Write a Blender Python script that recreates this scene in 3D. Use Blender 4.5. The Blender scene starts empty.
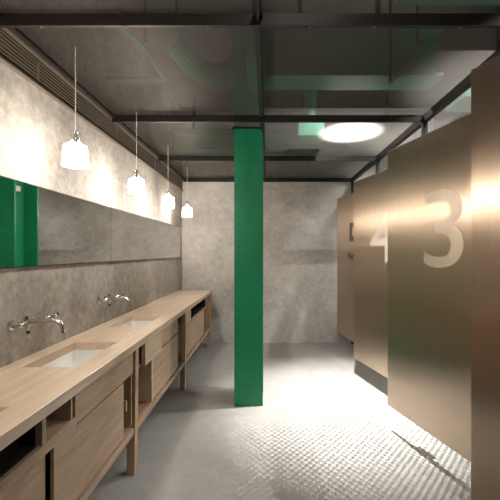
import bpy, bmesh, math, random
from mathutils import Vector, Matrix
random.seed(7)
S = bpy.context.scene
COL = S.collection
PI = math.pi

# ------------------------------------------------------------------ helpers
class MB:
    """collects shapes for ONE mesh"""
    def __init__(s): s.bm = bmesh.new()
    def box(s, x0, x1, y0, y1, z0, z1):
        r = bmesh.ops.create_cube(s.bm, size=1)
        for v in r['verts']:
            v.co = Vector((x0+(v.co.x+.5)*(x1-x0), y0+(v.co.y+.5)*(y1-y0), z0+(v.co.z+.5)*(z1-z0)))
        return r['verts']
    def obox(s, c, half, rot):
        r = bmesh.ops.create_cube(s.bm, size=2)
        for v in r['verts']:
            v.co = Vector(c) + rot @ Vector((v.co.x*half[0], v.co.y*half[1], v.co.z*half[2]))
        return r['verts']
    def tube(s, pts, rad, seg=14, cap=True):
        pts = [Vector(p) for p in pts]
        n = len(pts); rings = []
        up = None
        for i, p in enumerate(pts):
            t = (pts[min(i+1, n-1)] - pts[max(i-1, 0)]).normalized()
            if up is None:
                a = Vector((0, 0, 1)) if abs(t.z) < .9 else Vector((1, 0, 0))
                up = (a - t*a.dot(t)).normalized()
            else:
                up = (up - t*up.dot(t)).normalized()
            sd = t.cross(up)
            r = rad[i] if isinstance(rad, (list, tuple)) else rad
            rings.append([s.bm.verts.new(p + (up*math.cos(2*PI*k/seg) + sd*math.sin(2*PI*k/seg))*r) for k in range(seg)])
        for a, b in zip(rings, rings[1:]):
            for k in range(seg):
                s.bm.faces.new((a[k], a[(k+1) % seg], b[(k+1) % seg], b[k]))
        if cap:
            s.bm.faces.new(rings[0][::-1]); s.bm.faces.new(rings[-1])
    def lathe(s, prof, c=(0, 0, 0), seg=28, axis='z', closed=False):
        rings = []
        for r, h in prof:
            ring = []
            for k in range(seg):
                a = 2*PI*k/seg
                u, v = r*math.cos(a), r*math.sin(a)
                p = {'z': (u, v, h), 'x': (h, u, v), 'y': (u, h, v)}[axis]
                ring.append(s.bm.verts.new(Vector(c)+Vector(p)))
            rings.append(ring)
        pairs = list(zip(rings, rings[1:]))
        if closed: pairs.append((rings[-1], rings[0]))
        for a, b in pairs:
            for k in range(seg):
                s.bm.faces.new((a[k], a[(k+1) % seg], b[(k+1) % seg], b[k]))
        if not closed:
            for ring, (r, h) in ((rings[0], prof[0]), (rings[-1], prof[-1])):
                if r > 1e-6 and getattr(s, 'capends', True):
                    s.bm.faces.new(ring)
    def build(s, name, mat, parent=None, bevel=0, smooth=False, org=(0, 0, 0), seg=2):
        bm = s.bm
        bmesh.ops.remove_doubles(bm, verts=bm.verts, dist=1e-6)
        bmesh.ops.recalc_face_normals(bm, faces=bm.faces)
        if any(org):
            for v in bm.verts: v.co -= Vector(org)
        me = bpy.data.meshes.new(name); bm.to_mesh(me); bm.free()
        if smooth:
            me.polygons.foreach_set('use_smooth', [True]*len(me.polygons))
        o = bpy.data.objects.new(name, me); COL.objects.link(o)
        o.location = org
        if mat: me.materials.append(mat)
        if parent: o.parent = parent
        if bevel:
            m = o.modifiers.new('bevel', 'BEVEL'); m.width = bevel; m.segments = seg
            m.limit_method = 'ANGLE'; m.angle_limit = math.radians(40); m.harden_normals = False
        if smooth:
            try:
                me.set_sharp_from_angle(angle=math.radians(38))
            except Exception: pass
        return o

def tag(o, label, cat, group=None, kind=None):
    o['label'] = label; o['category'] = cat
    if group: o['group'] = group
    if kind: o['kind'] = kind
    return o
def thing(name, label, cat, loc=(0, 0, 0), rz=0, group=None):
    o = bpy.data.objects.new(name, None); COL.objects.link(o)
    o.empty_display_size = .1
    o.location = loc; o.rotation_euler = (0, 0, rz)
    return tag(o, label, cat, group)
def dup(root, loc, label):
    r = root.copy(); COL.objects.link(r); r.location = loc; r['label'] = label
    for ch in list(root.children):
        c = ch.copy(); COL.objects.link(c); c.parent = r
        for g in list(ch.children):
            d = g.copy(); COL.objects.link(d); d.parent = c
    return r
def struct(o):
    o['kind'] = 'structure'; return o
def one_box(name, mat, *a, parent=None, bevel=0):
    m = MB(); m.box(*a); return m.build(name, mat, parent, bevel)

# ------------------------------------------------------------------ materials
def newmat(name):
    m = bpy.data.materials.new(name); m.use_nodes = True
    nt = m.node_tree
    for n in list(nt.nodes): nt.nodes.remove(n)
    out = nt.nodes.new('ShaderNodeOutputMaterial')
    return m, nt, out
def N(nt, t, **kw):
    n = nt.nodes.new(t)
    for k, v in kw.items():
        if k.startswith('i_'): n.inputs[k[2:].replace('_', ' ')].default_value = v
        else: setattr(n, k, v)
    return n
def L(nt, a, b): nt.links.new(a, b)
def principled(nt, out, col, rough=.5, metal=0, **kw):
    p = nt.nodes.new('ShaderNodeBsdfPrincipled')
    p.inputs['Base Color'].default_value = (*col, 1)
    p.inputs['Roughness'].default_value = rough; p.inputs['Metallic'].default_value = metal
    for k, v in kw.items(): p.inputs[k.replace('_', ' ')].default_value = v
    L(nt, p.outputs[0], out.inputs[0]); return p
def ramp(nt, fac, stops):
    r = nt.nodes.new('ShaderNodeValToRGB')
    el = r.color_ramp.elements
    while len(el) < len(stops): el.new(.5)
    for e, (p, c) in zip(el, stops): e.position = p; e.color = (*c, 1)
    L(nt, fac, r.inputs[0]); return r
def math_(nt, op, a, b=None, c=None):
    n = nt.nodes.new('ShaderNodeMath'); n.operation = op
    for i, v in enumerate((a, b, c)):
        if v is None: continue
        if isinstance(v, (int, float)): n.inputs[i].default_value = v
        else: L(nt, v, n.inputs[i])
    return n.outputs[0]
def simple(name, col, rough=.5, metal=0, **kw):
    m, nt, out = newmat(name); principled(nt, out, col, rough, metal, **kw); return m

def concrete(name, dark, mid, light, scale=1.5, rough=.7, bump=.15, spec=.3):
    m, nt, out = newmat(name); p = principled(nt, out, mid, rough); p.inputs['Specular IOR Level'].default_value = spec
    tc = N(nt, 'ShaderNodeTexCoord')
    n1 = N(nt, 'ShaderNodeTexNoise', i_Scale=scale, i_Detail=9.0, i_Roughness=.62, i_Distortion=.6)
    n2 = N(nt, 'ShaderNodeTexNoise', i_Scale=scale*11, i_Detail=10.0, i_Roughness=.7, i_Distortion=.3)
    L(nt, tc.outputs['Object'], n1.inputs['Vector']); L(nt, tc.outputs['Object'], n2.inputs['Vector'])
    mx = math_(nt, 'MULTIPLY_ADD', n1.outputs[0], .52, math_(nt, 'MULTIPLY', n2.outputs[0], .48))
    r = ramp(nt, mx, [(.37, dark), (.5, mid), (.63, light)])
    L(nt, r.outputs[0], p.inputs['Base Color'])
    b = N(nt, 'ShaderNodeBump', i_Strength=bump, i_Distance=.004)
    L(nt, n2.outputs[0], b.inputs['Height']); L(nt, b.outputs[0], p.inputs['Normal'])
    return m
def wood(name, dark, mid, light, axis='y', rough=.45, coat=0, sc=1.0):
    m, nt, out = newmat(name); p = principled(nt, out, mid, rough)
    p.inputs['Coat Weight'].default_value = coat; p.inputs['Coat Roughness'].default_value = .25
    tc = N(nt, 'ShaderNodeTexCoord'); oi = N(nt, 'ShaderNodeObjectInfo')
    va = N(nt, 'ShaderNodeVectorMath', operation='ADD')
    sh = N(nt, 'ShaderNodeVectorMath', operation='SCALE'); sh.inputs[0].default_value = (9, 7, 5)
    L(nt, oi.outputs['Random'], sh.inputs['Scale'])
    L(nt, tc.outputs['Object'], va.inputs[0]); L(nt, sh.outputs[0], va.inputs[1])
    mp = N(nt, 'ShaderNodeMapping')
    st = {'x': (1.4, 22, 22), 'y': (22, 1.4, 22), 'z': (22, 22, 1.4)}[axis]
    mp.inputs['Scale'].default_value = tuple(v*sc for v in st)
    L(nt, va.outputs[0], mp.inputs['Vector'])
    n1 = N(nt, 'ShaderNodeTexNoise', i_Scale=1.0, i_Detail=7.0, i_Roughness=.6, i_Distortion=1.2)
    n2 = N(nt, 'ShaderNodeTexNoise', i_Scale=4.0, i_Detail=4.0, i_Roughness=.7)
    L(nt, mp.outputs[0], n1.inputs['Vector']); L(nt, mp.outputs[0], n2.inputs['Vector'])
    mx = math_(nt, 'MULTIPLY_ADD', n1.outputs[0], .7, math_(nt, 'MULTIPLY', n2.outputs[0], .3))
    r = ramp(nt, mx, [(.32, dark), (.5, mid), (.68, light)])
    L(nt, r.outputs[0], p.inputs['Base Color'])
    b = N(nt, 'ShaderNodeBump', i_Strength=.12, i_Distance=.002)
    L(nt, mx, b.inputs['Height']); L(nt, b.outputs[0], p.inputs['Normal'])
    return m

M_wall = concrete('plaster', (.35, .332, .312), (.48, .458, .432), (.60, .578, .55), 1.3, .62, .2, .35)
M_lwall = concrete('concrete', (.20, .183, .166), (.315, .292, .266), (.46, .43, .395), 1.8, .62, .25, .35)
M_floor = concrete('microcement', (.225, .218, .206), (.265, .258, .245), (.305, .298, .283), 1.1, .5, .06)
M_slab = concrete('slab', (.05, .05, .045), (.08, .075, .07), (.11, .105, .1), 2, .8, .2)
M_stall = concrete('stall_plaster', (.16, .15, .14), (.22, .2, .185), (.28, .26, .24), 2, .7, .1)
M_top = wood('worktop_oak', (.45, .335, .24), (.57, .44, .325), (.67, .54, .42), 'y', .33, .25)
M_front = wood('front_oak', (.31, .215, .145), (.41, .295, .205), (.50, .375, .27), 'y', .5)
M_leg = wood('leg_oak', (.33, .215, .13), (.44, .30, .19), (.53, .38, .26), 'z', .45)
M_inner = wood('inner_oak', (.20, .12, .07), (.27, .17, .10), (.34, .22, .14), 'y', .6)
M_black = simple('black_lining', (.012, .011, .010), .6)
M_green = concrete('green_paint', (.006, .165, .075), (.008, .19, .087), (.012, .22, .105), 2.0, .38, .03, .4)
M_greenduct = simple('green_duct_paint', (.018, .17, .095), .5)
M_steel = simple('dark_steel', (.017, .014, .012), .5, .3)
M_bolt = simple('bolt_steel', (.16, .14, .12), .4, .8)
M_grille = simple('grille_bronze', (.17, .14, .11), .45, .3)
M_gback = simple('grille_void', (.010, .009, .008), .8)
M_chrome = simple('chrome', (.62, .60, .57), .2, 1.0)
M_cap = simple('green_cap', (.002, .055, .022), .3)
M_ceram = simple('ceramic', (.78, .78, .76), .15)
M_cord = simple('white_cord', (.75, .72, .68), .5)
M_cream = simple('cream_plastic', (.75, .70, .60), .5)
M_number = None

m, nt, out = newmat('mirror_glass')
g = N(nt, 'ShaderNodeBsdfGlossy'); g.inputs['Color'].default_value = (.74, .75, .74, 1); g.inputs['Roughness'].default_value = 0.0
L(nt, g.outputs[0], out.inputs[0]); M_mirror = m

def brushed(name, base, rough, aniso):
    m, nt, out = newmat(name)
    p = principled(nt, out, base, rough, 1.0)
    p.inputs['Anisotropic'].default_value = aniso
    vt = N(nt, 'ShaderNodeVectorTransform', vector_type='VECTOR', convert_from='OBJECT', convert_to='WORLD')
    vt.inputs[0].default_value = (0, 0, 1)
    L(nt, vt.outputs[0], p.inputs['Tangent'])
    p.inputs['Anisotropic Rotation'].default_value = ANISO_ROT
    tc = N(nt, 'ShaderNodeTexCoord')
    mp = N(nt, 'ShaderNodeMapping'); mp.inputs['Scale'].default_value = (60, 60, .8)
    L(nt, tc.outputs['Object'], mp.inputs['Vector'])
    n = N(nt, 'ShaderNodeTexNoise', i_Scale=1.0, i_Detail=6.0, i_Roughness=.65); L(nt, mp.outputs[0], n.inputs['Vector'])
    n3 = N(nt, 'ShaderNodeTexNoise', i_Scale=2.0, i_Detail=4.0, i_Roughness=.6); L(nt, tc.outputs['Object'], n3.inputs['Vector'])
    mx = math_(nt, 'MULTIPLY_ADD', n.outputs[0], .6, math_(nt, 'MULTIPLY', n3.outputs[0], .4))
    b = Vector(base)
    r = ramp(nt, mx, [(.3, tuple(b*.93)), (.5, tuple(b)), (.7, tuple(b*1.06))])
    L(nt, r.outputs[0], p.inputs['Base Color'])
    return m
ANISO_ROT = 0.25
M_bronze = brushed('brushed_bronze', (.60, .478, .375), .36, .92)
M_etch = brushed('etched_number', (.72, .62, .52), .48, .3)

M_etch_refl = brushed('reflection_dark_number', (.26, .20, .155), .5, .3)  # number five: dark reflection put into the etched metal's base colour
# woven ceiling mesh: real openings between strands, so it shades and throws its pattern
m, nt, out = newmat('expanded_mesh')
tc = N(nt, 'ShaderNodeTexCoord'); sx = N(nt, 'ShaderNodeSeparateXYZ'); L(nt, tc.outputs['Object'], sx.inputs[0])
u = math_(nt, 'MULTIPLY', sx.outputs[0], 1/.012); v = math_(nt, 'MULTIPLY', sx.outputs[1], 1/.014)
def wire(e):
    f = math_(nt, 'FRACT', e)
    return math_(nt, 'LESS_THAN', f, .32)
w = math_(nt, 'MAXIMUM', wire(math_(nt, 'ADD', u, v)), wire(math_(nt, 'SUBTRACT', u, v)))
tr = N(nt, 'ShaderNodeBsdfTransparent')
pd = N(nt, 'ShaderNodeBsdfPrincipled'); pd.inputs['Base Color'].default_value = (.085, .073, .064, 1); pd.inputs['Roughness'].default_value = .5; pd.inputs['Metallic'].default_value = .3
tl = N(nt, 'ShaderNodeBsdfTranslucent'); tl.inputs['Color'].default_value = (.14, .13, .12, 1)
mt = N(nt, 'ShaderNodeMixShader'); mt.inputs[0].default_value = .3
L(nt, pd.outputs[0], mt.inputs[1]); L(nt, tl.outputs[0], mt.inputs[2])
ms = N(nt, 'ShaderNodeMixShader'); L(nt, w, ms.inputs[0]); L(nt, tr.outputs[0], ms.inputs[1]); L(nt, mt.outputs[0], ms.inputs[2])
L(nt, ms.outputs[0], out.inputs[0]); M_mesh = m

# lit frosted shade, bulb, thin clear glass
def lit_shade():
    m, nt, out = newmat('frosted_lit_glass')
    e = N(nt, 'ShaderNodeEmission'); e.inputs[0].default_value = (1, .90, .78, 1); e.inputs[1].default_value = SHADE_E
    t = N(nt, 'ShaderNodeBsdfTransparent'); t.inputs[0].default_value = (1, .97, .93, 1)
    mx = N(nt, 'ShaderNodeMixShader'); mx.inputs[0].default_value = .79
    L(nt, t.outputs[0], mx.inputs[1]); L(nt, e.outputs[0], mx.inputs[2]); L(nt, mx.outputs[0], out.inputs[0])
    return m
SHADE_E = 60.0
M_shade = lit_shade()
m, nt, out = newmat('bulb_glow'); e = N(nt, 'ShaderNodeEmission'); e.inputs[0].default_value = (1, .88, .72, 1); e.inputs[1].default_value = 10
L(nt, e.outputs[0], out.inputs[0]); M_bulb = m
m, nt, out = newmat('thin_clear_glass')
t0_ = N(nt, 'ShaderNodeBsdfTransparent'); t0_.inputs[0].default_value = (.97, .97, .96, 1)
tl = N(nt, 'ShaderNodeBsdfTranslucent'); tl.inputs[0].default_value = (.85, .85, .84, 1)
t = N(nt, 'ShaderNodeMixShader'); t.inputs[0].default_value = .01; L(nt, t0_.outputs[0], t.inputs[1]); L(nt, tl.outputs[0], t.inputs[2])
g = N(nt, 'ShaderNodeBsdfGlossy'); g.inputs['Roughness'].default_value = .04
lw = N(nt, 'ShaderNodeLayerWeight'); lw.inputs[0].default_value = .4
mx = N(nt, 'ShaderNodeMixShader'); L(nt, lw.outputs['Facing'], mx.inputs[0]); L(nt, t.outputs[0], mx.inputs[1]); L(nt, g.outputs[0], mx.inputs[2])
L(nt, mx.outputs[0], out.inputs[0]); M_clear = m

# ------------------------------------------------------------------ dimensions
XL, XR, YB, YF, ZC, ZS = -1.40, 1.40, 5.70, -1.40, 2.70, 3.80
XE = 2.75                     # far side of the stalls
GRID_Y = [.47, 1.775, 3.076, 4.377, 5.68]
XM = -.045                    # long ceiling beam

# ------------------------------------------------------------------ setting
struct(one_box('floor', M_floor, XL-.15, XE+.15, YF-.15, YB+.15, -.12, 0))
struct(one_box('wall_left', M_lwall, XL-.15, XL, YF-.15, YB+.15, 0, ZS))
struct(one_box('wall_back', M_wall, XL, XE, YB, YB+.15, 0, ZS))
struct(one_box('wall_front', M_stall, XL, XE, YF-.15, YF, 0, ZS))
struct(one_box('wall_right', M_stall, XE, XE+.15, YF-.15, YB+.15, 0, ZS))
struct(one_box('ceiling', M_slab, XL-.15, XE+.15, YF-.15, YB+.15, ZS, ZS+.15))
for i, y in enumerate((GRID_Y[0], GRID_Y[1], GRID_Y[2], GRID_Y[3])):
    struct(one_box('wall_stall' if i == 0 else 'wall_stall.%03d' % i, M_stall, XR+.05, XE, y-.03, y+.03, 0, 2.36))
m = MB(); m.box(XR-.02, XR+.02, YF, GRID_Y[0]-.05, 0, ZC)
struct(m.build('wall_entry', M_stall))

# ------------------------------------------------------------------ ceiling mesh panels + steel grid
def panel(x0, x1, y0, y1):
    bm = bmesh.new()
    vs = [bm.verts.new(p) for p in ((x0, y0, ZC+.012), (x1, y0, ZC+.012), (x1, y1, ZC+.012), (x0, y1, ZC+.012))]
    bm.faces.new(vs)
    mb = MB(); mb.bm = bm
    return mb
rows = [('nearest', GRID_Y[0], GRID_Y[1]), ('second', GRID_Y[1], GRID_Y[2]), ('third', GRID_Y[2], GRID_Y[3]), ('farthest', GRID_Y[3], YB-.001)]
desc = {('nearest', 0): 'dark metal mesh ceiling panel cut by photo top edge, above grille side',
        ('nearest', 1): 'dark metal mesh ceiling panel cut by photo top edge, above the doors side',
        ('second', 0): 'dark metal mesh ceiling panel under the corrugated green flexible duct',
        ('second', 1): 'dark metal mesh ceiling panel under the wide green beams, doors side',
        ('third', 0): 'dark metal mesh ceiling panel touching top of the green column',
        ('third', 1): 'dark metal mesh ceiling panel lit white by the spotlight above it',
        ('farthest', 0): 'dark metal mesh ceiling panel against back wall, above last pendants',
        ('farthest', 1): 'dark metal mesh ceiling panel against back wall, above farthest bronze door'}
for nm, y0, y1 in rows:
    for k, (x0, x1) in enumerate(((XL+.005, XM-.002), (XM+.002, XR-.002))):
        o = panel(x0, x1, y0+.002, y1-.002).build('ceiling_panel', M_mesh)
        tag(o, desc[(nm, k)], 'ceiling panel', 'metal mesh ceiling panels')
for nm, y0, y1 in (('nearest door', GRID_Y[0], GRID_Y[1]), ('number 3 door', GRID_Y[1], GRID_Y[2]), ('number 4 door', GRID_Y[2], GRID_Y[3]), ('number 5 door', GRID_Y[3], YB-.001)):
    tag(panel(XR+.024, XE-.002, y0+.002, y1-.002).build('ceiling_panel', M_mesh), 'dark metal mesh ceiling panel over the stall behind the %s' % nm, 'ceiling panel', 'metal mesh ceiling panels')
mb = panel(XL+.005, XR-.022, YF+.01, GRID_Y[0]-.002)
struct(mb.build('ceiling_mesh', M_mesh))

grid = thing('ceiling_grid', 'dark steel grid of bolted beams carrying the mesh ceiling panels', 'ceiling grid', (0, 3.0, ZC-.05))
go = Vector((0, 3.0, ZC-.05))
def gpart(mb, name, mat, bevel=0, par=grid, smooth=False):
    o = mb.build(name, mat, None, bevel, smooth)
    o.data.transform(Matrix.Translation(-go)); o.parent = par; return o
mb = MB(); mb.box(XM-.022, XM+.022, YF+.01, YB-.005, ZC-.012, ZC+.01); mb.box(XM-.006, XM+.006, YF+.01, YB-.005, ZC-.035, ZC-.012)
gpart(mb, 'long_beam', M_steel)
for y in GRID_Y:
    mb = MB(); mb.box(XL+.03, XR-.026, y-.02, y+.002, ZC-.05, ZC-.006); mb.box(XL+.03, XR-.026, y-.02, y+.02, ZC-.006, ZC+.010)
    cb = gpart(mb, 'cross_beam', M_steel)
    if y < 4:
        for x in (-1.15, -.72, -.30, .22, .55, .98):
            b = MB(); b.lathe([(.006, -.0505), (.008, -.052), (.005, -.056)], (x, y-.009, ZC), 8)
            gpart(b, 'bolt', M_bolt, 0, cb)
for x0, x1, nm in ((XL+.002, XL+.055, 'edge_angle'), ):
    mb = MB(); mb.box(x0, x1, YF+.01, YB-.006, ZC-.012, ZC+.010); gpart(mb, nm, M_steel)

# stall frame: header beam + posts
fr = thing('steel_framework', 'dark steel posts and header beam standing along the bronze doors', 'steel framework', (XR, 3.0, 0))
def at(o, org): o.data.transform(Matrix.Translation(-Vector(org))); return o
def fpart(mb, name, mat, par=fr, org=(XR, 3.0, 0), bevel=0):
    o = mb.build(name, mat, None, bevel); at(o, org); o.parent = par; return o
mb = MB(); mb.box(XR-.022, XR+.022, GRID_Y[0]-.05, YB-.006, ZC-.05, ZC+.012); fpart(mb, 'header_beam', M_steel)
for y in GRID_Y:
    mb = MB(); yy = min(y, YB-.03); mb.box(XR-.02, XR+.02, yy-.02, yy+.02, .0, ZC-.05); fpart(mb, 'post', M_steel)

# ------------------------------------------------------------------ plenum above the mesh
gb = [('wide green steel beam above the doors side mesh panels', -.02, 1.45, 2.84, 3.10, 2.95, 3.35),
      ('green steel beam above ceiling at the top corner of photo', .86, XE-.01, 1.97, 2.27, 3.12, 3.42),
      ('green steel beam above ceiling near the back wall', XL+.01, 1.2, 5.05, 5.3, 3.0, 3.3)]
for lb, x0, x1, y0, y1, z0, z1 in gb:
    mb = MB(); ym = (y0+y1)/2
    mb.box(x0, x1, y0, y1, z0, z0+.025); mb.box(x0, x1, y0, y1, z1-.025, z1); mb.box(x0, x1, ym-.012, ym+.012, z0+.025, z1-.025)
    t = thing('roof_beam', lb, 'beam', (x1, ym, z0), 0, 'green roof beams')
    o = mb.build('flange_section', M_greenduct); at(o, t.location); o.parent = t
    for hx in (x0+.3, x1-.5):
        h = MB(); h.box(hx-.02, hx+.02, ym-.02, ym+.02, z1, ZS); o = h.build('hanger', M_steel); at(o, t.location); o.parent = t
t = thing('stall_duct', 'green box duct above the stalls, seen over the number 3 door', 'duct', (2.1, 3.15, 2.85))
mb = MB(); mb.box(1.72, 2.70, 3.0, 3.34, 2.85, 3.10); o = mb.build('casing', M_greenduct, None, .005); at(o, t.location); o.parent = t
mb = MB(); mb.box(2.1, 2.12, 3.15, 3.17, 3.10, ZS); o = mb.build('hanger', M_steel); at(o, t.location); o.parent = t
# flexible duct
pts = []; rad = []
for i in range(141):
    f = i/140
    x = -.72 + .58*f; y = 2.72 + .10*math.sin(f*PI); z = 3.02 - .10*math.sin(f*PI) + .12*(1-f)**3
    pts.append((x, y, z)); rad.append(.088 + .010*math.sin(i*PI/2.5))
t = thing('flexible_duct', 'corrugated green flexible air duct sagging above the mesh ceiling', 'duct', (-.5, 2.75, 2.9))
mb = MB(); mb.tube(pts, rad, 20); o = mb.build('hose', M_greenduct, None, 0, True); at(o, t.location); o.parent = t
mb = MB(); mb.box(-.15, -.02, 2.50, 2.94, 2.86, 3.2); o = mb.build('plenum_box', M_greenduct, None, .005); at(o, t.location); o.parent = t
mb = MB(); mb.box(-.12, -.10, 2.70, 2.72, 3.2, ZS); o = mb.build('hanger', M_steel); at(o, t.location); o.parent = t
mb = MB(); mb.box(-.72, -.70, 2.71, 2.73, 3.2, ZS); o = mb.build('hanger', M_steel); at(o, t.location); o.parent = t
# L pipe
t = thing('sprinkler_pipe', 'thin green pipe with a right-angle bend above grille side mesh', 'pipe', (-.9, 2.9, 2.95))
mb = MB(); mb.tube([(-1.39, 2.98, 2.98), (-.98, 2.98, 2.98), (-.92, 2.98, 2.98), (-.88, 2.96, 2.98), (-.87, 2.92, 2.98), (-.88, 2.5, 2.98), (-.97, 2.2, 2.98)], .024, 12)
o = mb.build('run', M_greenduct, None, 0, True); at(o, t.location); o.parent = t
mb = MB(); mb.box(-.89, -.87, 2.49, 2.51, 2.99, ZS); o = mb.build('hanger', M_steel); at(o, t.location); o.parent = t
# box duct beside spotlight
t = thing('air_duct', 'green box duct with round riser beside the white lit ceiling patch', 'duct', (.6, 4.1, 2.85))
mb = MB(); mb.box(.36, .66, 3.98, 4.28, 2.84, 3.0); o = mb.build('outlet_box', M_greenduct, None, .004); at(o, t.location); o.parent = t
mb = MB(); mb.lathe([(.075, 3.0), (.075, ZS)], (.52, 4.13, 0), 20); o = mb.build('riser', M_greenduct, None, 0, True); at(o, t.location); o.parent = t
t = thing('conduit', 'thin dark conduit crossing below the green beam above doors side mesh', 'conduit', (1.0, 2.6, 2.85))
mb = MB(); mb.tube([(1.0, 2.25, 2.86), (1.0, 2.78, 2.86), (1.0, 2.80, 2.87), (1.0, 2.805, 2.90), (1.0, 2.805, ZS)], .013, 10)
o = mb.build('run', M_steel, None, 0, True); at(o, t.location); o.parent = t
mb = MB(); mb.box(.994, 1.006, 2.30, 2.312, 2.87, ZS); o = mb.build('hanger', M_steel); at(o, t.location); o.parent = t

# spotlights above the mesh
def spot(label, x, y, z, power, size, blend, col, tx=None, ty=None, flood=0):
    t = thing('ceiling_spotlight', label, 'spotlight', (x, y, z), 0, 'spotlights above the mesh ceiling')
    mb = MB(); mb.capends = False
    mb.lathe([(.045, .0), (.048, .0), (.048, .14), (.012, .16), (.012, .155), (.045, .13)], (0, 0, .0), 24, closed=True)
    mb.build('can', M_steel, t, 0, True)
    mb = MB(); mb.lathe([(.009, .158), (.009, ZS-z)], (0, 0, 0), 10); mb.build('stem', M_steel, t)
    ld = bpy.data.lights.new('spot_beam', 'SPOT'); ld.energy = power; ld.spot_size = math.radians(size); ld.spot_blend = blend
    ld.shadow_soft_size = .004; ld.color = col
    lo = bpy.data.objects.new('spot_beam', ld); COL.objects.link(lo); lo.parent = t; lo.location = (0, 0, -.004)
    if flood:
        l2 = ld.copy(); l2.energy = flood; l2.spot_size = math.radians(128); l2.spot_blend = .5
        o2 = bpy.data.objects.new('flood_beam', l2); COL.objects.link(o2); o2.parent = t; o2.location = (0, 0, -.004)
    if tx is not None:
        d = Vector((tx-x, ty-y, -z)); lo.rotation_euler = d.to_track_quat('-Z', 'Y').to_euler()
    return t
spot('spotlight above the mesh making the bright white ceiling patch', .85, 3.52, 3.5, 3300, 50, 1.0, (1, .985, .95), flood=150)
spot('spotlight above the mesh nearest the camera', .25, .85, 3.5, 26, 112, .6, (1, .95, .88), .1, 2.2)

for y, nm in ((1.12, 'nearest door'), (2.42, 'number 3 door'), (3.72, 'number 4 door'), (5.03, 'number 5 door')):
    spot('spotlight over the stall behind the %s' % nm, 1.74, y, 3.45, 90 if y > 5 else 240, 100, .5, (1, .97, .92))

# ------------------------------------------------------------------ wall grille
t = thing('wall_grille', 'long bronze slatted air grille under the ceiling along mirror wall', 'grille', (XL, 2.2, 2.50))
gz0, gz1 = 2.50, 2.69
def grp(mb, name, mat, **k):
    o = mb.build(name, mat, None, **k); at(o, t.location); o.parent = t; return o
y0, y1 = YF+.05, YB-.01
mb = MB(); mb.box(XL+.001, XL+.004, y0, y1, gz0+.005, gz1-.005); grp(mb, 'backing', M_gback)
mb = MB(); mb.box(XL+.001, XL+.03, y0, y1, gz1-.016, gz1); mb.box(XL+.001, XL+.03, y0, y1, gz0, gz0+.008); grp(mb, 'frame', M_grille)
for i in range(7):
    z = gz0+.030+i*.0215
    mb = MB(); vs = mb.box(XL+.005, XL+.014, y0, y1, z-.0045, z+.0045)
    for v in vs: v.co.z -= (v.co.x-XL)*.25
    grp(mb, 'slat', M_grille)
for y in (1.0, 2.1, 3.2, 4.3, 5.3):
    mb = MB(); mb.box(XL+.004, XL+.016, y-.006, y+.006, gz0+.008, gz1-.016); grp(mb, 'mullion', M_grille)

# ------------------------------------------------------------------ mirrors
for lb, ya, yb in (('large frameless mirror panel reflecting the green column', .35, 3.083), ('frameless mirror panel nearest the back wall', 3.088, 5.55)):
    mb = MB(); mb.box(XL+.001, XL+.010, ya, yb, 1.418, 1.896)
    mt_ = tag(mb.build('wall_mirror', M_mirror, None, .0), lb, 'mirror', 'mirror panels on the side wall')
    e = MB(); e.box(XL+.001, XL+.0115, ya, yb, 1.413, 1.418); e.box(XL+.001, XL+.0115, ya, yb, 1.896, 1.900); e.build('edge_strip', M_steel, mt_)

# ------------------------------------------------------------------ green column (rolled H section)
cx0, cx1, cy0, cy1 = -.32, -.04, 3.37, 3.73
t = thing('steel_column', 'green painted steel column standing in the middle of the floor', 'column', (-.18, 3.55, 0))
mb = MB(); mb.box(cx0, cx1, cy0, cy0+.022, 0, 3.3); mb.box(cx0, cx1, cy1-.022, cy1, 0, 3.3); mb.box(-.188, -.172, cy0+.022, cy1-.022, 0, 3.3)
o = mb.build('shaft', M_green, None, .002); at(o, t.location); o.parent = t
mb = MB(); mb.box(cx0-.02, cx1+.02, cy0-.02, cy1+.02, 3.3, ZS); o = mb.build('head', M_greenduct); at(o, t.location); o.parent = t
t2 = tag(one_box('junction_box', M_cream, -.24, -.189, 3.47, 3.57, 2.125, 2.175, bevel=.003), 'small cream box on the green column, seen only in the mirror', 'junction box')
mb = MB(); mb.box(cx0-.015, cx0-.005, cy0-.03, cy1+.02, ZC-.02, ZC+.008); mb.box(cx0-.015, cx1+.01, cy0-.03, cy0-.02, ZC-.008, ZC+.008)
o = mb.build('collar', M_steel); at(o, t.location); o.parent = t

# ------------------------------------------------------------------ vanity counter
CXF = -.877; TZ0, TZ1 = .843, .893
basins_y = (1.11, 2.08, 3.06); BX0, BX1 = -1.295, -1.012; BH = .25
CY0, CY1 = .50, 5.52
van = thing('vanity_counter', 'long pale oak worktop on square legs with three sunk basins', 'counter', (-1.14, 3.0, 0))
def vp(mb, name, mat, par=van, bevel=.002, org=None, smooth=False):
    o = mb.build(name, mat, None, bevel, smooth); at(o, org if org else par.location); o.parent = par; return o
ys = [CY0] + [q for b in basins_y for q in (b-BH, b+BH)] + [CY1]
xs = [XL+.002, BX0, BX1, CXF]
bm = bmesh.new(); vv = {}
for i, x in enumerate(xs):
    for j, y in enumerate(ys): vv[i, j] = bm.verts.new((x, y, TZ1))
fs = []
for i in range(3):
    for j in range(len(ys)-1):
        if i == 1 and j % 2 == 1: continue
        fs.append(bm.faces.new((vv[i, j], vv[i+1, j], vv[i+1, j+1], vv[i, j+1])))
r = bmesh.ops.extrude_face_region(bm, geom=fs)
for g in r['geom']:
    if isinstance(g, bmesh.types.BMVert): g.co.z = TZ0
mb = MB(); mb.bm = bm
vp(mb, 'worktop', M_top, bevel=.003)
LEG_Y = [.68, 2.35, 3.77, 5.44]
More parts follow.
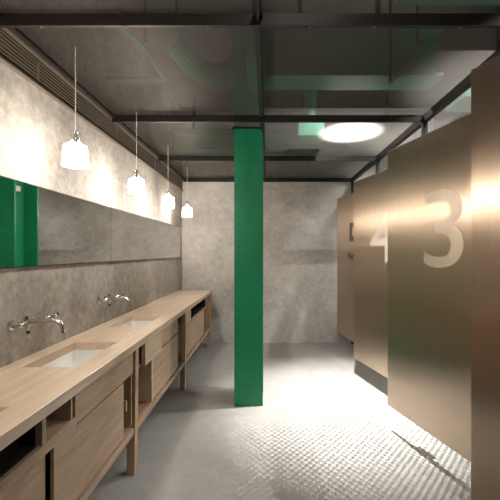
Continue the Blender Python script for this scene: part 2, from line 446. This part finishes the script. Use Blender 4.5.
for i, y in enumerate(LEG_Y):
    mb = MB()
    vs = mb.box(-.938, -.884, y-.028, y+.028, 0, TZ0)
    for v in vs:
        if v.co.z > .4: v.co.x += .004
        else: v.co.x += -.006
    vp(mb, 'leg', M_leg)
    mb = MB(); mb.box(-1.385, -1.335, y-.028, y+.028, 0, TZ0); vp(mb, 'leg', M_leg)
    mb = MB(); mb.box(-1.335, -.938, y-.02, y+.02, .275, .318); vp(mb, 'cross_rail', M_leg)
for a, b in zip(LEG_Y, LEG_Y[1:]):
    mb = MB(); mb.box(-.932, -.892, a+.028, b-.028, .275, .318); vp(mb, 'front_rail', M_front)
    mb = MB(); mb.box(-1.38, -1.34, a+.028, b-.028, .275, .318); vp(mb, 'back_rail', M_front)

def cabinet(label, y0, y1):
    c = thing('vanity_cabinet', label, 'cabinet', (-1.14, (y0+y1)/2, .319), 0, 'oak cabinets under the worktop')
    def p(name, mat, *a, par=None, bevel=.0015):
        mb = MB(); mb.box(*a); o = mb.build(name, mat, None, bevel); at(o, c.location); o.parent = par or c; return o
    zb, zt = .3195, .842
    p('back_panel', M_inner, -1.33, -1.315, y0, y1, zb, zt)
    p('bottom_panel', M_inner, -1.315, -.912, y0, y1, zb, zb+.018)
    p('side_panel', M_leg, -1.315, -.905, y0, y0+.016, zb+.018, .728)
    p('side_panel', M_leg, -1.315, -.905, y1-.016, y1, zb+.018, .728)
    return c, p
FX0, FX1 = -.912, -.896          # front plane boards
# A, nearest
c, p = cabinet('nearest oak cabinet with black open bay and square cubby', .715, 2.318)
p('shelf', M_front, -1.31, -.893, .733, 1.622, .682, .728)
p('shelf', M_inner, -1.31, -.915, 1.622, 2.30, .675, .688)
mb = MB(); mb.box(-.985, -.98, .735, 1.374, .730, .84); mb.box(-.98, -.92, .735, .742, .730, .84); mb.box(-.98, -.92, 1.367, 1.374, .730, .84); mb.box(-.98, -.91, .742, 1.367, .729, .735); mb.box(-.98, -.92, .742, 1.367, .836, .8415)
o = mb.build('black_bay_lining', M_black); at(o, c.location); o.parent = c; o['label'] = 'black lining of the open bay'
p('divider', M_front, -1.30, -.894, 1.377, 1.402, .729, .8415)
p('cubby_back', M_front, -1.16, -1.148, 1.403, 1.60, .729, .8415)
p('divider', M_front, -1.16, -.90, 1.588, 1.602, .729, .8415)
p('drawer_front', M_front, FX0, FX1, 1.618, 2.312, .690, .838)
d = p('sliding_door', M_front, FX0, FX1, 1.455, 2.165, .340, .681)
p('handle', M_leg, FX1-.01, FX1+.014, 2.166, 2.182, .50, .565, par=d)
p('sliding_door', M_front, -.935, -.919, .74, 1.435, .340, .681)
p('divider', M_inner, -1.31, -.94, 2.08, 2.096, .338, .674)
# B
c, p = cabinet('middle oak cabinet with narrow niche beside its sliding door', 2.382, 3.738)
p('shelf', M_inner, -1.31, -.915, 2.40, 3.48, .672, .688)
p('drawer_front', M_top, FX0, FX1+.012, 2.515, 2.905, .672, .838)
p('drawer_front', M_front, FX0, FX1, 2.915, 3.48, .692, .838)
d = p('sliding_door', M_front, FX0, FX1, 2.70, 3.48, .340, .680)
p('handle', M_leg, FX1-.01, FX1+.014, 3.481, 3.497, .50, .565, par=d)
p('edge_board', M_top, -1.2, FX1+.006, 2.672, 2.699, .338, .671)
p('divider', M_inner, -1.31, -.93, 3.47, 3.486, .338, .8415)
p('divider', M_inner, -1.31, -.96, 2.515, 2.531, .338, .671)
# C
c, p = cabinet('farthest oak cabinet with long dark open bay below worktop', 3.802, 5.408)
p('shelf', M_front, -1.31, -.896, 3.82, 5.17, .675, .692)
p('drawer_front', M_front, FX0, FX1, 3.81, 4.08, .700, .838)
p('divider', M_front, -1.31, -.90, 4.08, 4.096, .693, .8415)
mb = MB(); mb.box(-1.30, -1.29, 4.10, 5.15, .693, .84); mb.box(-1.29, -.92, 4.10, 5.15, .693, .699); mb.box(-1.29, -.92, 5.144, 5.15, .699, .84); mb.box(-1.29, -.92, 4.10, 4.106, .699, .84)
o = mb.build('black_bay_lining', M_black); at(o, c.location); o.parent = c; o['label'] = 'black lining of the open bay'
p('divider', M_front, -1.31, -.898, 5.152, 5.168, .338, .8415)
d = p('sliding_door', M_front, FX0, FX1, 3.812, 4.92, .340, .672)
p('handle', M_leg, FX1-.01, FX1+.014, 4.921, 4.937, .50, .565, par=d)

# ------------------------------------------------------------------ basins
def rrect(x0, x1, y0, y1, r, z, n=5):
    pts = []
    for cx, cy, a0 in ((x1-r, y1-r, 0), (x0+r, y1-r, PI/2), (x0+r, y0+r, PI), (x1-r, y0+r, 3*PI/2)):
        for k in range(n+1):
            a = a0 + k/n*PI/2; pts.append((cx+r*math.cos(a), cy+r*math.sin(a), z))
    return pts
def basin(label, y):
    t = thing('wash_basin', label, 'basin', ((BX0+BX1)/2, y, TZ0-.105), 0, 'white basins sunk in the worktop')
    bm = bmesh.new()
    hx, hy = (BX1-BX0)/2, BH
    prof = [(.010, .104, .012), (.0, .104, .012), (-.004, .08, .03), (-.010, .05, .04), (-.03, .018, .05), (-.075, .012, .05),
            (-.075, .0, .05), (-.02, .006, .05), (.004, .035, .04), (.010, .08, .03)]
    rings = []
    for off, z, r in prof:
        rings.append([bm.verts.new(q) for q in rrect(-hx-off, hx+off, -hy-off, hy+off, r, z)])
    n = len(rings[0])
    pr = list(zip(rings, rings[1:])) + [(rings[-1], rings[0])]
    for idx, (a, b) in enumerate(pr):
        if idx == 5: continue
        for k in range(n): bm.faces.new((a[k], a[(k+1) % n], b[(k+1) % n], b[k]))
    bm.faces.new(rings[5]); bm.faces.new(rings[6])
    mb = MB(); mb.bm = bm
    mb.build('bowl', M_ceram, t, 0, True)
    mb = MB(); mb.lathe([(.022, .0125), (.022, .015), (.017, .0165), (.0, .0165)], (0, 0, 0), 20); mb.build('drain', M_chrome, t, 0, True)
    return t
B0 = basin('nearest white basin, cut off by the edge of the photo', basins_y[0])
dup(B0, ((BX0+BX1)/2, basins_y[1], TZ0-.105), 'white basin below the larger nearer wall tap')
dup(B0, ((BX0+BX1)/2, basins_y[2], TZ0-.105), 'farthest white basin, below the smaller wall tap')

# ------------------------------------------------------------------ wall taps
def tap(label, y):
    t = thing('wall_tap', label, 'tap', (XL, y, 1.10), 0, 'three piece chrome wall taps')
    mb = MB(); mb.lathe([(.0, .001), (.026, .001), (.026, .005), (.014, .012), (.0, .012)], (0, 0, 0), 22, 'x'); mb.build('escutcheon', M_chrome, t, 0, True)
    mb = MB(); pts = [(.008, 0, 0), (.06, 0, 0), (.12, 0, .002), (.165, 0, .003)]
    for k in range(1, 10):
        a = k/9*math.radians(75); pts.append((.165+.055*math.sin(a), 0, .003-.055*(1-math.cos(a))))
    pts.append((pts[-1][0]+.006, 0, pts[-1][2]-.022))
    mb.tube(pts, .0125, 16); mb.build('spout', M_chrome, t, 0, True)
    q = pts[-1]
    mb = MB(); mb.tube([(q[0]-.002, 0, q[2]+.006), (q[0]+.002, 0, q[2]-.008)], .0145, 16); mb.build('nozzle', M_chrome, t, 0, True)
    for dy, a0 in ((-.105, PI/2+.15), (.125, .25)):
        mb = MB()
        mb.lathe([(.0, .001), (.030, .001), (.030, .006), (.018, .012), (.017, .07), (.013, .075), (.013, .098), (.0, .10)], (0, dy, 0), 22, 'x')
        v = mb.build('valve', M_chrome, t, 0, True)
        mb = MB(); caps = []
        for k in range(2):
            a = k*PI + a0
            e = Vector((.088, dy+.034*math.cos(a), .034*math.sin(a)))
            mb.tube([(.088, dy, 0), e], [.0075, .006], 10)
            caps.append((e, Vector((0, math.cos(a), math.sin(a)))))
        mb.build('cross_handle', M_chrome, v, 0, True)
        for e, dr in caps:
            mb = MB(); mb.tube([e-dr*.004, e+dr*.002, e+dr*.013, e+dr*.017], [.008, .0098, .0098, .006], 12)
            o = mb.build('cap', M_cap, v, 0, True); o['label'] = 'dark green handle cap'
    return t
T0 = tap('larger nearer chrome wall tap with green capped handles', 2.0)
dup(T0, (XL, 2.985, 1.10), 'smaller farther chrome wall tap with green capped handles')

# ------------------------------------------------------------------ pendants
PX, PZ = -1.118, 2.002
def pendant(label, y):
    t = thing('pendant_lamp', label, 'pendant lamp', (PX, y, PZ), 0, 'glass pendant lamps along the mirror')
    mb = MB(); mb.capends = False
    mb.lathe([(.0705, .0), (.061, .111), (.056, .117), (.020, .119), (.020, .115), (.054, .112), (.058, .108), (.067, .0)], (0, 0, 0), 36, closed=True)
    s = mb.build('shade', M_shade, t, 0, True); s['label'] = 'glowing frosted white shade'
    mb = MB(); mb.capends = False
    mb.lathe([(.044, .1195), (.041, .130), (.031, .141), (.022, .150), (.018, .157), (.022, .163), (.029, .175), (.029, .187), (.020, .199), (.008, .205)], (0, 0, 0), 28)
    mb.build('glass_neck', M_clear, t, 0, True)
    mb = MB(); mb.lathe([(.0, .095), (.016, .095), (.016, .125), (.010, .135), (.010, .19), (.006, .206), (.0, .206)], (0, 0, 0), 18); mb.build('socket', M_chrome, t, 0, True)
    mb = MB(); mb.tube([(0, 0, .204), (0, 0, ZC-.004-PZ)], .0032, 8); mb.build('cord', M_cord, t)
    mb = MB(); mb.lathe([(.0, .030), (.014, .033), (.024, .045), (.026, .058), (.020, .074), (.013, .088), (.013, .096), (.0, .096)], (0, 0, 0), 22); mb.build('bulb', M_bulb, t, 0, True)
    ld = bpy.data.lights.new('bulb_light', 'POINT'); ld.energy = PEND_W; ld.shadow_soft_size = .016; ld.color = (1, .93, .85)
    lo = bpy.data.objects.new('bulb_light', ld); COL.objects.link(lo); lo.parent = t; lo.location = (0, 0, .055)
    return t
PEND_W = 350
P0 = pendant('largest glass pendant lamp, above the nearer tap', 2.02)
for y, lb in ((2.965, 'second largest glass pendant lamp, over the bright middle of wall'), (3.91, 'third glass pendant lamp, between second and the corner one'),
              (4.85, 'smallest glass pendant lamp, in front of the back wall corner'), (1.08, 'glass pendant lamp just outside the photo, above nearest basin'),
              (.14, 'glass pendant lamp beside the camera, outside the photo')):
    dup(P0, (PX, y, PZ), lb)

# ------------------------------------------------------------------ stall doors
DW, DZ0, DZ1, DT = 1.20, .20, 2.355, .02
def door(label, hy, ang, digit):
    t = thing('stall_door', label, 'stall door', (XR-.042, hy, 0), math.radians(ang), 'brushed bronze stall doors')
    # local frame: hinge at origin, door runs along +y, room side is -x
    mb = MB(); mb.box(0, DT, 0, DW, DZ0, DZ1); mb.build('panel', M_bronze, t, .002)
    for z in (.5, 1.3, 2.1):
        mb = MB(); mb.lathe([(.009, z-.05), (.009, z+.05)], (DT+.006, .012, 0), 12); mb.build('hinge', M_steel, t, 0, True)
    mb = MB(); mb.box(DT+.0005, DT+.03, DW-.09, DW-.06, .95, 1.25); mb.build('pull_handle', M_steel, t, .004)
    if digit:
        cu = bpy.data.curves.new('digit', 'FONT'); cu.body = digit; cu.size = .74; cu.extrude = .0008; cu.offset = .002
        cu.align_x = 'CENTER'; cu.align_y = 'CENTER'
        tmp = bpy.data.objects.new('digit_tmp', cu); COL.objects.link(tmp)
        bpy.context.view_layer.update()
        me = bpy.data.meshes.new_from_object(tmp.evaluated_get(bpy.context.evaluated_depsgraph_get()))
        bpy.data.objects.remove(tmp)
        xs_ = [v.co.x for v in me.vertices]; ys_ = [v.co.y for v in me.vertices]
        cxx, cyy = (min(xs_)+max(xs_))/2, (min(ys_)+max(ys_))/2
        sc = .54/(max(ys_)-min(ys_))
        for v in me.vertices:
            a, b, z = (v.co.x-cxx)*sc*1.25, (v.co.y-cyy)*sc, v.co.z
            # text right -> -y (towards hinge), up -> z, front -> -x
            v.co = Vector((-.0009-z, NUM_Y-a, NUM_Z+b))
        me.materials.clear(); me.materials.append(M_etch_refl if digit == '5' else M_etch)
        bmx = bmesh.new(); bmx.from_mesh(me); bmesh.ops.recalc_face_normals(bmx, faces=bmx.faces); bmx.to_mesh(me); bmx.free()
        o = bpy.data.objects.new('number', me); COL.objects.link(o); o.parent = t
        o['label'] = 'large %s number %s' % ('dark' if digit == '5' else 'pale etched', digit)
    return t
NUM_Y, NUM_Z = .59, 1.66
door('nearest bronze stall door, cut by photo edge, no number in view', .497, 19.4, None)
door('bronze stall door with the large number 3', 1.79, 16.1, '3')
door('bronze stall door with number 4, behind the number 3 door', 3.09, 14.2, '4')
door('farthest narrow bronze stall door with number 5 by back wall', 4.39, 11.0, '5')

# ------------------------------------------------------------------ camera, world, view
cd = bpy.data.cameras.new('camera'); cam = bpy.data.objects.new('camera', cd); COL.objects.link(cam)
cam.location = (0, 0, 1.5); cam.rotation_euler = (PI/2, 0, 0)
cd.sensor_width = 36; cd.lens = 346/500*36; cd.shift_x = -17/500; cd.shift_y = 2/500; cd.clip_start = .02
S.camera = cam
w = bpy.data.worlds.new('world'); S.world = w; w.use_nodes = True
w.node_tree.nodes['Background'].inputs[0].default_value = (0, 0, 0, 1); w.node_tree.nodes['Background'].inputs[1].default_value = 0
vs = S.view_settings; vs.view_transform = 'Standard'; vs.look = 'None'; vs.gamma = 1; vs.use_curve_mapping = False
vs.exposure = 0.5
try:
    S.cycles.max_bounces = 12; S.cycles.diffuse_bounces = 6; S.cycles.glossy_bounces = 6; S.cycles.transparent_max_bounces = 24
    S.cycles.sample_clamp_indirect = 6; S.cycles.use_denoising = True; S.cycles.blur_glossy = .5
except Exception as ex: print(ex)
